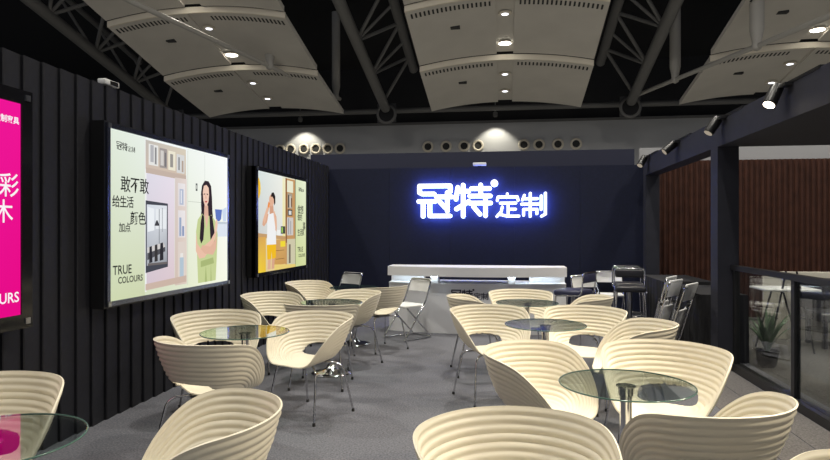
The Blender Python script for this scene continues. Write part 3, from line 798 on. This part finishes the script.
LN = [(1.80, 7.26, 58, -17, 'folded white chair leaning in front, nearest of those before the black tables'),
      (1.76, 7.62, 56, -15, 'folded white chair leaning at the left of the folded ones by the black tables'),
      (1.84, 7.98, 60, -12, 'folded white chair leaning farthest back by the black draped tables')]
for i, (x, y, a, tl, lab) in enumerate(LN):
    o = g0 if i == 0 else copy_tree(g0)
    o.location = (x, y, 0.008); o.rotation_euler = Matrix.Rotation(math.radians(a), 3, 'Z').to_4x4().to_euler()
    o.rotation_euler = (Matrix.Rotation(math.radians(a), 4, 'Z') @ Matrix.Rotation(math.radians(-tl), 4, 'X')).to_euler()
    tag(o, lab, 'folding chair', 'folded chairs leaning by the black tables')

# ------------------------------------------------------------------ padded stools
def stool(pad):
    r = empty('bar_stool')  # faces +y
    s = MB().box(-0.20, 0.20, -0.19, 0.19, 0.60, 0.68).build('seat', pad, r); bevel(s, 0.03, 3)
    b = MB().box(-0.19, 0.19, -0.235, -0.195, 0.775, 0.885).build('backrest', pad, r); bevel(b, 0.018, 3)
    lo = round_path([(-0.205, 0.14, 0.60), (-0.205, -0.20, 0.62), (-0.205, -0.225, 0.905), (0.205, -0.225, 0.905), (0.205, -0.20, 0.62), (0.205, 0.14, 0.60)], 0.06, 5)
    MB().tube(lo, 0.011, 8).build('back_frame', M_CHROME, r, True, 50)
    for sx in (-1, 1):
        for sy in (-1, 1):
            MB().tube([(sx * 0.18, sy * 0.16, 0.60), (sx * 0.21, sy * 0.19, 0.0)], 0.0115, 8).build('leg', M_CHROME, r, True, 50)
    MB().tube([(0.198, 0.178, 0.22), (-0.198, 0.178, 0.22), (-0.198, -0.178, 0.22), (0.198, -0.178, 0.22)], 0.0095, 8, closed=True).build('foot_ring', M_CHROME, r, True, 50)
    MB().lathe([(0.028, 0.22), (0.028, 0.60)], 14).build('post', M_STEELDK, r, True, 40)
    MB().box(-0.20, 0.20, -0.008, 0.008, 0.212, 0.228).build('cross_bar', M_STEELDK, r)
    return r
k0 = stool(M_BLKPAD); k0.location = (1.72, 8.95, 0); k0.rotation_euler = (0, 0, math.radians(172))
tag(k0, 'black padded chrome stool in front of its twin, before the back wall', 'stool', 'padded chrome stools')
k1 = copy_tree(k0); k1.location = (1.80, 9.50, 0); k1.rotation_euler = (0, 0, math.radians(176))
tag(k1, 'black padded chrome stool standing behind its twin, its back rising highest', 'stool', 'padded chrome stools')
k2 = stool(M_NAVYPAD); k2.location = (0.88, 8.30, 0); k2.rotation_euler = (0, 0, math.radians(60))
tag(k2, 'navy padded chrome stool at the right end of the counter', 'stool', 'padded chrome stools')

# ------------------------------------------------------------------ black draped tables
def draped_table(name, x0, x1, y0, y1, h, lab):
    r = empty(name, ((x0 + x1) / 2, (y0 + y1) / 2, 0))
    a, b = (x1 - x0) / 2, (y1 - y0) / 2
    bm = MB(); per = []
    n = 26
    for (p, q) in (((-a, -b), (a, -b)), ((a, -b), (a, b)), ((a, b), (-a, b)), ((-a, b), (-a, -b))):
        for i in range(n): per.append((p[0] + (q[0] - p[0]) * i / n, p[1] + (q[1] - p[1]) * i / n))
    N = len(per); v = []
    for lv, z in enumerate((0.004, h * 0.5, h - 0.02, h)):
        for i, (px, py) in enumerate(per):
            k = (0.014, 0.009, 0.003, 0.0)[lv] * (1 + math.sin(i * 1.7) + 0.5 * math.sin(i * 0.61))
            d = math.hypot(px, py); v.append((px * (1 + k / d), py * (1 + k / d), z))
    f = [(lv * N + i, lv * N + (i + 1) % N, (lv + 1) * N + (i + 1) % N, (lv + 1) * N + i) for lv in range(3) for i in range(N)]
    bm.add(v, f + [tuple(3 * N + i for i in range(N))])
    bm.build('table_cloth', M_CLOTH, r, True, 50)
    MB().box(-a + 0.02, a - 0.02, -b + 0.02, b - 0.02, h - 0.03, h - 0.006).build('table_top', M_BLKMET, r)
    tag(r, lab, 'table', 'black draped tables')
draped_table('draped_table', 2.10, 2.75, 8.75, 10.0, 0.76, 'black cloth-covered table beside the padded stools')
draped_table('draped_table', 2.12, 2.62, 7.20, 8.45, 0.74, 'black cloth-covered table behind the leaning folded chairs, next to the pillar')

# ------------------------------------------------------------------ stand across the railing
pw = mat('cream_board', (0.55, 0.52, 0.44), 0.7)
c = MB().box(0, 1.9, 0, 0.05, 0, 0.93).build('display_panel', pw); c.location = (3.55, 9.2, -0.055)
bevel(c, 0.006); tag(c, 'low cream display panel beyond the glass railing', 'panel')
pl = empty('leafy_plant', (2.86, 7.32, -0.055)); pl.scale = (0.72, 0.72, 0.72)
M_POT = mat('dark_pot', (0.02, 0.02, 0.02), 0.5); M_LEAF = mat('leaf_green', (0.10, 0.19, 0.09), 0.45, noise=0.3, nscale=12)
MB().lathe([(0.10, 0.0), (0.13, 0.03), (0.16, 0.24), (0.165, 0.26), (0.15, 0.255), (0.14, 0.22)], 24).build('pot', M_POT, pl, True, 40)
for k in range(26):
    a = k * 2.399; ln = 0.42 + 0.32 * random.random(); out = 0.12 + 0.30 * random.random()
    mb = MB(); v = []; n = 7
    for i in range(n + 1):
        t = i / n; wd = 0.030 * math.sin(PI * (0.08 + 0.92 * t) ** 0.8) + 0.001
        rr = 0.03 + out * t ** 1.4; z = 0.24 + ln * t - 0.28 * out * t ** 3
        cx, cy = math.cos(a) * rr, math.sin(a) * rr; px, py = -math.sin(a) * wd, math.cos(a) * wd
        v += [(cx - px, cy - py, z), (cx, cy, z - 0.008), (cx + px, cy + py, z)]
    f = []
    for i in range(n):
        for q in (0, 1): f.append((3 * i + q, 3 * i + q + 1, 3 * i + q + 4, 3 * i + q + 3))
    mb.add(v, f).build('leaf', M_LEAF, pl, True)
tag(pl, 'spiky green potted plant beyond the glass railing next to the pillar', 'plant')
bt = empty('trestle_table', (3.46, 8.35, -0.055))
tp = MB().box(-0.32, 0.32, -0.25, 0.25, 0.755, 0.785).build('tabletop', M_WPLAST, bt); bevel(tp, 0.008)
for sx in (-1, 1):
    for sy in (-1, 1):
        MB().tube([(sx * 0.06, sy * 0.2, 1.0 if sy < 0 else 0.755), (sx * 0.26, sy * 0.2, 0.0)], 0.012, 8).build('leg', M_BLKMET, bt)
    MB().tube([(sx * 0.16, -0.2, 0.42), (sx * 0.16, 0.2, 0.42)], 0.009, 8).build('stretcher', M_BLKMET, bt)
tag(bt, 'small white table on black trestle legs seen through the railing glass', 'table')
st2 = empty('lounge_bench', (4.42, 8.72, -0.055))
s = MB().box(-0.5, 0.5, -0.3, 0.3, 0.34, 0.46).build('seat', M_BLKPAD, st2); bevel(s, 0.03, 3)
s = MB().box(-0.5, 0.5, 0.22, 0.32, 0.46, 0.86).build('backrest', M_BLKPAD, st2); bevel(s, 0.03, 3)
for sx in (-1, 1):
    for sy in (-1, 1): MB().box(sx * 0.42 - 0.025, sx * 0.42 + 0.025, sy * 0.22 - 0.025, sy * 0.22 + 0.025, 0.0, 0.34).build('leg', M_BLKMET, st2)
tag(st2, 'dark padded bench beyond the glass at the right picture edge', 'bench')

# ------------------------------------------------------------------ suspended ceiling panels
def ceiling_panel(yn, yf, zn, zf):
    """arched plate 8 m wide; near edge yn/zn, far edge yf/zf; root at the near edge's middle"""
    r = empty('suspended_ceiling_panel', (0, yn, zn))
    W2 = 4.0; rise = 0.42; L = yf - yn; dz = zf - zn; n = 26
    cs = 0.38     # half width of the flat light trough
    def zz(x): return rise * (1 - (x / W2) ** 2)
    shell = MB()
    for x0, x1 in ((-W2, -cs), (cs, W2)):
        m = 14; v = []
        for i in range(m + 1):
            x = x0 + (x1 - x0) * i / m
            v += [(x, 0, zz(x)), (x, L, zz(x) + dz), (x, L, zz(x) + dz + 0.22), (x, 0, zz(x) + 0.22)]
        f = []
        for i in range(m):
            a = 4 * i; b = a + 4
            f += [(a, a + 1, b + 1, b), (a + 1, a + 2, b + 2, b + 1), (a + 2, a + 3, b + 3, b + 2), (a + 3, a, b, b + 3)]
        f += [(0, 3, 2, 1), (4 * m, 4 * m + 1, 4 * m + 2, 4 * m + 3)]
        shell.add(v, f)
    shell.build('panel_shell', M_PANEL, r, True, 30)
    zt = zz(cs) + 0.10
    MB().hexa([(-cs, 0, zt), (cs, 0, zt), (-cs, L, zt + dz), (cs, L, zt + dz), (-cs, 0, zt + 0.06), (cs, 0, zt + 0.06), (-cs, L, zt + dz + 0.06), (cs, L, zt + dz + 0.06)]).build('light_trough', M_PANEL, r)
    # perforated slots behind the near edge: small dark openings
    sl = MB()
    x = -W2 + 0.2
    while x < W2 - 0.2:
        if abs(x) > cs + 0.12:
            for y0 in (0.28,):
                zb = min(zz(x), zz(x + 0.075)); z0 = zb + dz * y0 / L - 0.008; z1 = zb + dz * (y0 + 0.30) / L - 0.008
                sl.hexa([(x, y0, z0), (x + 0.075, y0, z0), (x, y0 + 0.30, z1), (x + 0.075, y0 + 0.30, z1), (x, y0, z0 + 0.02), (x + 0.075, y0, z0 + 0.02), (x, y0 + 0.30, z1 + 0.02), (x + 0.075, y0 + 0.30, z1 + 0.02)])
        x += 0.175
    so = sl.build('vent_slots', M_SLOT, r); so['kind'] = 'stuff'
    # near edge lip
    lip = MB(); v = []; m = 26
    for i in range(m + 1):
        x = -W2 + 2 * W2 * i / m
        v += [(x, -0.02, zz(x) - 0.01), (x, 0.06, zz(x) - 0.02), (x, 0.06, zz(x) + 0.24), (x, -0.02, zz(x) + 0.24)]
    f = []
    for i in range(m):
        a = 4 * i; b = a + 4
        f += [(a, a + 1, b + 1, b), (a + 1, a + 2, b + 2, b + 1), (a + 2, a + 3, b + 3, b + 2), (a + 3, a, b, b + 3)]
    f += [(0, 3, 2, 1), (4 * m, 4 * m + 1, 4 * m + 2, 4 * m + 3)]
    lip.add(v, f).build('edge_lip', M_PANELEDGE, r, True, 30)
    x = -2.1; y0 = L * 0.42; z0 = zz(x) + dz * 0.42 - 0.03
    MB().box(x - 0.2, x + 0.2, y0 - 0.12, y0 + 0.12, z0 - 0.02, z0 + 0.10).build('vent', M_SLOT, r)
    return r, zt, dz, L
def downlight(root, y, zt, dz, L, big):
    z = zt + dz * y / L
    h = MB().lathe([(0.26, z - 0.05), (0.28, z - 0.03), (0.28, z + 0.02)], 20, (0, y)).build('downlight', M_PANELEDGE, root, True, 40)
    MB().lathe([(0.27 if big else 0.14, z - 0.062), (0.27 if big else 0.14, z - 0.051)], 20, (0, y)).build('lens', M_LAMP if big else M_LAMPC, h)
ROWS = [(29.1, 34.0, 8.95, 8.00), (24.6, 29.0, 10.22, 9.20), (20.0, 24.5, 11.5, 10.45)]
NAMES = {(-13, 0): 'lowest grey arched ceiling panel on the left', (-13, 1): 'middle grey arched ceiling panel on the left with a bright lamp', (-13, 2): 'topmost grey arched ceiling panel on the left',
 (0, 0): 'lowest grey arched ceiling panel at centre, with two lamps', (0, 1): 'middle grey arched ceiling panel at centre, with the brightest lamp', (0, 2): 'topmost grey arched ceiling panel at centre, barely in the picture',
 (13, 0): 'lowest grey arched ceiling panel on the right', (13, 1): 'middle grey arched ceiling panel on the right with a bright lamp', (13, 2): 'topmost grey arched ceiling panel on the right'}
for k, (yn, yf, zn, zf) in enumerate(ROWS):
    base, zt, dz, L = ceiling_panel(yn, yf, zn, zf)
    downlight(base, L * (0.34 if k == 0 else 0.30), zt, dz, L, False); downlight(base, L * (0.75 if k == 0 else 0.82), zt, dz, L, k > 0)
    for j, X in enumerate((-13, 0, 13)):
        o = base if j == 0 else copy_tree(base)
        o.location = (X, yn, zn); tag(o, NAMES[(X, k)], 'ceiling panel', 'arched panels under the hall roof')
        if k > 0:
            lt = bpy.data.lights.new('downlight_beam', 'SPOT'); lt.energy = HALL_W; lt.color = (1.0, 0.93, 0.80)
            lt.spot_size = math.radians(120); lt.spot_blend = 0.6; lt.shadow_soft_size = 0.2
            lo = bpy.data.objects.new('downlight_beam', lt); COL.objects.link(lo); lo.parent = o
            lo.location = (0, L * 0.82, zt + dz * 0.82 - 0.12)

# stand-ins for lamps of unseen panels, added over the booth for overhead light
for k, (yn, zn) in enumerate(((9.5, 13.6), (1.0, 15.6))):
    for X in (-9.0, 0.0, 9.0):
        r = empty('added_hall_lamp', (X, yn, zn))
        MB().lathe([(0.45, -0.30), (0.50, -0.28), (0.30, 0.05), (0.10, 0.18), (0.04, 0.5)], 20).build('reflector', M_TRUSS, r, True, 40)
        MB().lathe([(0.42, -0.312), (0.42, -0.301)], 20).build('lens', M_LAMP, r)
        MB().tube([(0, 0, 0.5), (0, 0, 1.6)], 0.03, 8).build('hanger', M_TRUSS, r)
        lt = bpy.data.lights.new('overhead_fill_beam', 'AREA'); lt.shape = 'DISK'; lt.size = 0.84; lt.energy = FILL_W; lt.color = (1.0, 0.95, 0.85)
        lo = bpy.data.objects.new('overhead_fill_beam', lt); COL.objects.link(lo); lo.parent = r; lo.location = (0, 0, -0.33)
        tag(r, 'round lamp added high above the booth for overhead light, outside the picture', 'lamp', 'fill lamps added above the booth')
# downlights added to the canopy to brighten the stand beyond the railing
for X, yy in ((4.3, 6.7), (5.4, 4.6)):
    r = empty('added_canopy_light', (X, yy, 2.345))
    MB().lathe([(0.07, -0.012), (0.085, -0.008), (0.085, 0.0)], 20).build('trim_ring', M_SILVER, r, True, 40)
    MB().lathe([(0.062, -0.0145), (0.062, -0.0125)], 20).build('lens', M_LAMPC, r)
    lt = bpy.data.lights.new('canopy_fill_beam', 'SPOT'); lt.energy = 130; lt.color = (1.0, 0.92, 0.8); lt.spot_size = math.radians(130); lt.spot_blend = 0.6; lt.shadow_soft_size = 0.06
    lo = bpy.data.objects.new('canopy_fill_beam', lt); COL.objects.link(lo); lo.parent = r; lo.location = (0, 0, -0.03)
    tag(r, 'small recessed downlight added in the dark canopy to brighten the aisle', 'downlight', 'added canopy downlights')

# ------------------------------------------------------------------ trusses
M_GUSS = mat('gusset_paint', (0.06, 0.06, 0.065), 0.7)
def truss(X, X2, lab):
    r = empty('roof_truss', (X, 35, 8.7))
    def pt(x, y, up): return (x - X, y - 35, (35 - y) * 0.245 + up)
    MB().tube([pt(X, 35.6, 0), pt(X, 8, 0)], 0.27, 12).build('chord', M_TRUSS, r, True, 40)
    MB().tube([pt(X2, 34.6, 1.7), pt(X2, 8, 1.7)], 0.24, 12).build('chord', M_TRUSS, r, True, 40)
    MB().tube([pt(X + (X - X2) * 0.6, 34, 2.4), pt(X + (X - X2) * 0.6, 8, 2.4)], 0.15, 10).build('chord', M_TRUSS, r, True, 40)
    y = 34.8; k = 0
    while y > 10:
        MB().tube([pt(X, y, 0), pt(X2, y - 1.6, 1.7)], 0.085, 8).build('brace', M_TRUSS, r)
        MB().tube([pt(X2, y - 1.6, 1.7), pt(X, y - 3.2, 0)], 0.085, 8).build('brace', M_TRUSS, r)
        MB().tube([pt(X, y - 3.2, 0), pt(X2, y - 3.2, 1.7)], 0.075, 8).build('brace', M_TRUSS, r)
        MB().tube([pt(X, y, 0), pt(X + (X - X2) * 0.6, y - 1.6, 2.4)], 0.075, 8).build('brace', M_TRUSS, r)
        y -= 3.2
    g = MB().box(-0.55, 0.55, 0.9, 1.0, -0.9, 0.2).build('gusset_plate', M_GUSS, r)
    o = MB().tube([(0.52 * math.cos(2 * PI * i / 24), 0.85, -0.42 + 0.52 * math.sin(2 * PI * i / 24)) for i in range(24)], 0.09, 8, closed=True).build('bearing_ring', M_TRUSS, r, True)
    d = MB(); d.tube([(0, 0.80, -0.42), (0, 0.89, -0.42)], 0.48, 24).build('bearing_disc', M_ROOF, r)
    tag(r, lab, 'truss', 'tubular roof trusses')
truss(6.9, 5.1, 'tubular steel roof truss between the central and right ceiling panels')
truss(-6.9, -5.1, 'tubular steel roof truss between the left and central ceiling panels')
truss(-20.3, -18.5, 'tubular steel roof truss at the far left above the slatted wall')
for z, lab in ((8.75, 'dark horizontal roof pipe along the top of the hall end wall'), ):
    tag(MB().tube([(-45, 37.4, z), (45, 37.4, z)], 0.16, 10).build('roof_pipe', M_TRUSS, None, True, 40), lab, 'pipe')
def tie(a, b, posts, lab):
    A, B = Vector(a), Vector(b)
    r = empty('tie_rod', a)
    MB().tube([(0, 0, 0), B - A], 0.10, 10).build('rod', M_TRUSSL, r, True, 40)
    for t, hgt, rad in posts:
        p = (B - A) * t
        MB().tube([p, p + Vector((0, 0, 0.25)), p + Vector((0, 0, 0.6)), p + Vector((0, 0, hgt))], [rad * 0.6, rad * 0.7, rad, rad], 12).build('post', M_TRUSSL, r, True, 40)
        MB().lathe([(0.01, -0.2), (0.16, -0.12), (0.2, 0.0), (0.16, 0.12), (0.01, 0.2)], 14).build('joint', M_TRUSSL, r, True, 40, tuple(p))
    tag(r, lab, 'tie rod', 'tie rods under the trusses')
tie((6.87, 36.36, 8.85), (11.25, 18.05, 8.23), [(0.278, 4.0, 0.26), (0.604, 4.4, 0.26)], 'pale tie rod with posts crossing in front of the right ceiling panels')
tie((-9.35, 34.51, 8.95), (-14.12, 16.77, 9.73), [(0.024, 4.8, 0.24), (0.358, 4.4, 0.26)], 'pale tie rod with posts crossing in front of the left ceiling panels')
# ------------------------------------------------------------------ hall wall: air nozzles
nz = None
for px in [-14.98, -14.22, -13.3, -12.47, -11.64, -10.82, -4.95, -3.77, -2.61, -1.71, 1.19, 2.13, 3.3, 4.41]:
    if nz is None:
        nz = empty('air_nozzle')
        MB().box(-0.34, 0.34, -0.03, 0.0, -0.45, 0.45).build('back_plate', M_HALLW, nz)
        MB().tube([(0.30 * math.cos(2 * PI * i / 24), -0.08, 0.30 * math.sin(2 * PI * i / 24)) for i in range(24)], 0.075, 8, closed=True).build('nozzle_ring', M_PANELEDGE, nz, True)
        MB().tube([(0, -0.06, 0), (0, -0.031, 0)], 0.27, 24).build('nozzle_throat', M_SLOT, nz)
        o = nz
    else: o = copy_tree(nz)
    o.location = (px, 39.998, 6.86); tag(o, 'round air nozzle on the grey hall end wall', 'air nozzle', 'air nozzles along the hall end wall')
# wall washers above the nozzles
for X, e, lab in ((-0.6, 420, 'small spotlight washing the hall end wall at centre'), (-13.2, 420, 'small spotlight washing the hall end wall at the left')):
    r = empty('wall_washer', (X, 38.9, 8.62))
    MB().lathe([(0.10, -0.12), (0.14, -0.08), (0.14, 0.14), (0.06, 0.2)], 16).build('lamp_head', M_TRUSS, r, True, 40)
    MB().tube([(0, 0, 0.18), (0, 0, 0.95)], 0.03, 8).build('hanger', M_TRUSS, r)
    lt = bpy.data.lights.new('washer_beam', 'SPOT'); lt.energy = e; lt.color = (1.0, 0.95, 0.78); lt.spot_size = math.radians(95); lt.spot_blend = 0.5; lt.shadow_soft_size = 0.1
    lo = bpy.data.objects.new('washer_beam', lt); COL.objects.link(lo); lo.parent = r; lo.location = (0, 0.0, -0.15)
    lo.rotation_euler = (math.radians(22), 0, 0)
    tag(r, lab, 'spotlight')

# ------------------------------------------------------------------ small fixtures on the walls
fx = empty('flood_lamp', (WX - 0.03, 4.42, 2.555)); fx.scale = (0.55, 0.55, 0.7)
b = MB().box(-0.05, 0.07, -0.16, 0.16, 0.015, 0.075).build('lamp_body', M_WPLAST, fx); bevel(b, 0.01)
MB().box(0.071, 0.075, -0.05, 0.13, 0.022, 0.068).build('lamp_glass', M_BLKGLOSS, fx)
MB().box(-0.02, 0.02, -0.03, 0.03, 0.0, 0.016).build('foot', M_BLKMET, fx)
tag(fx, 'small white flood lamp sitting on top of the slatted wall', 'lamp')
bx = empty('wall_top_lamp', (-0.42, BY + 0.02, 2.50))
b = MB().box(-0.11, 0.11, -0.05, 0.05, 0.02, 0.075).build('lamp_body', M_WPLAST, bx); bevel(b, 0.01)
MB().box(-0.03, 0.03, -0.02, 0.02, 0.0, 0.021).build('foot', M_BLKMET, bx)
tag(bx, 'small white lamp on the top edge of the back wall above the sign', 'lamp')
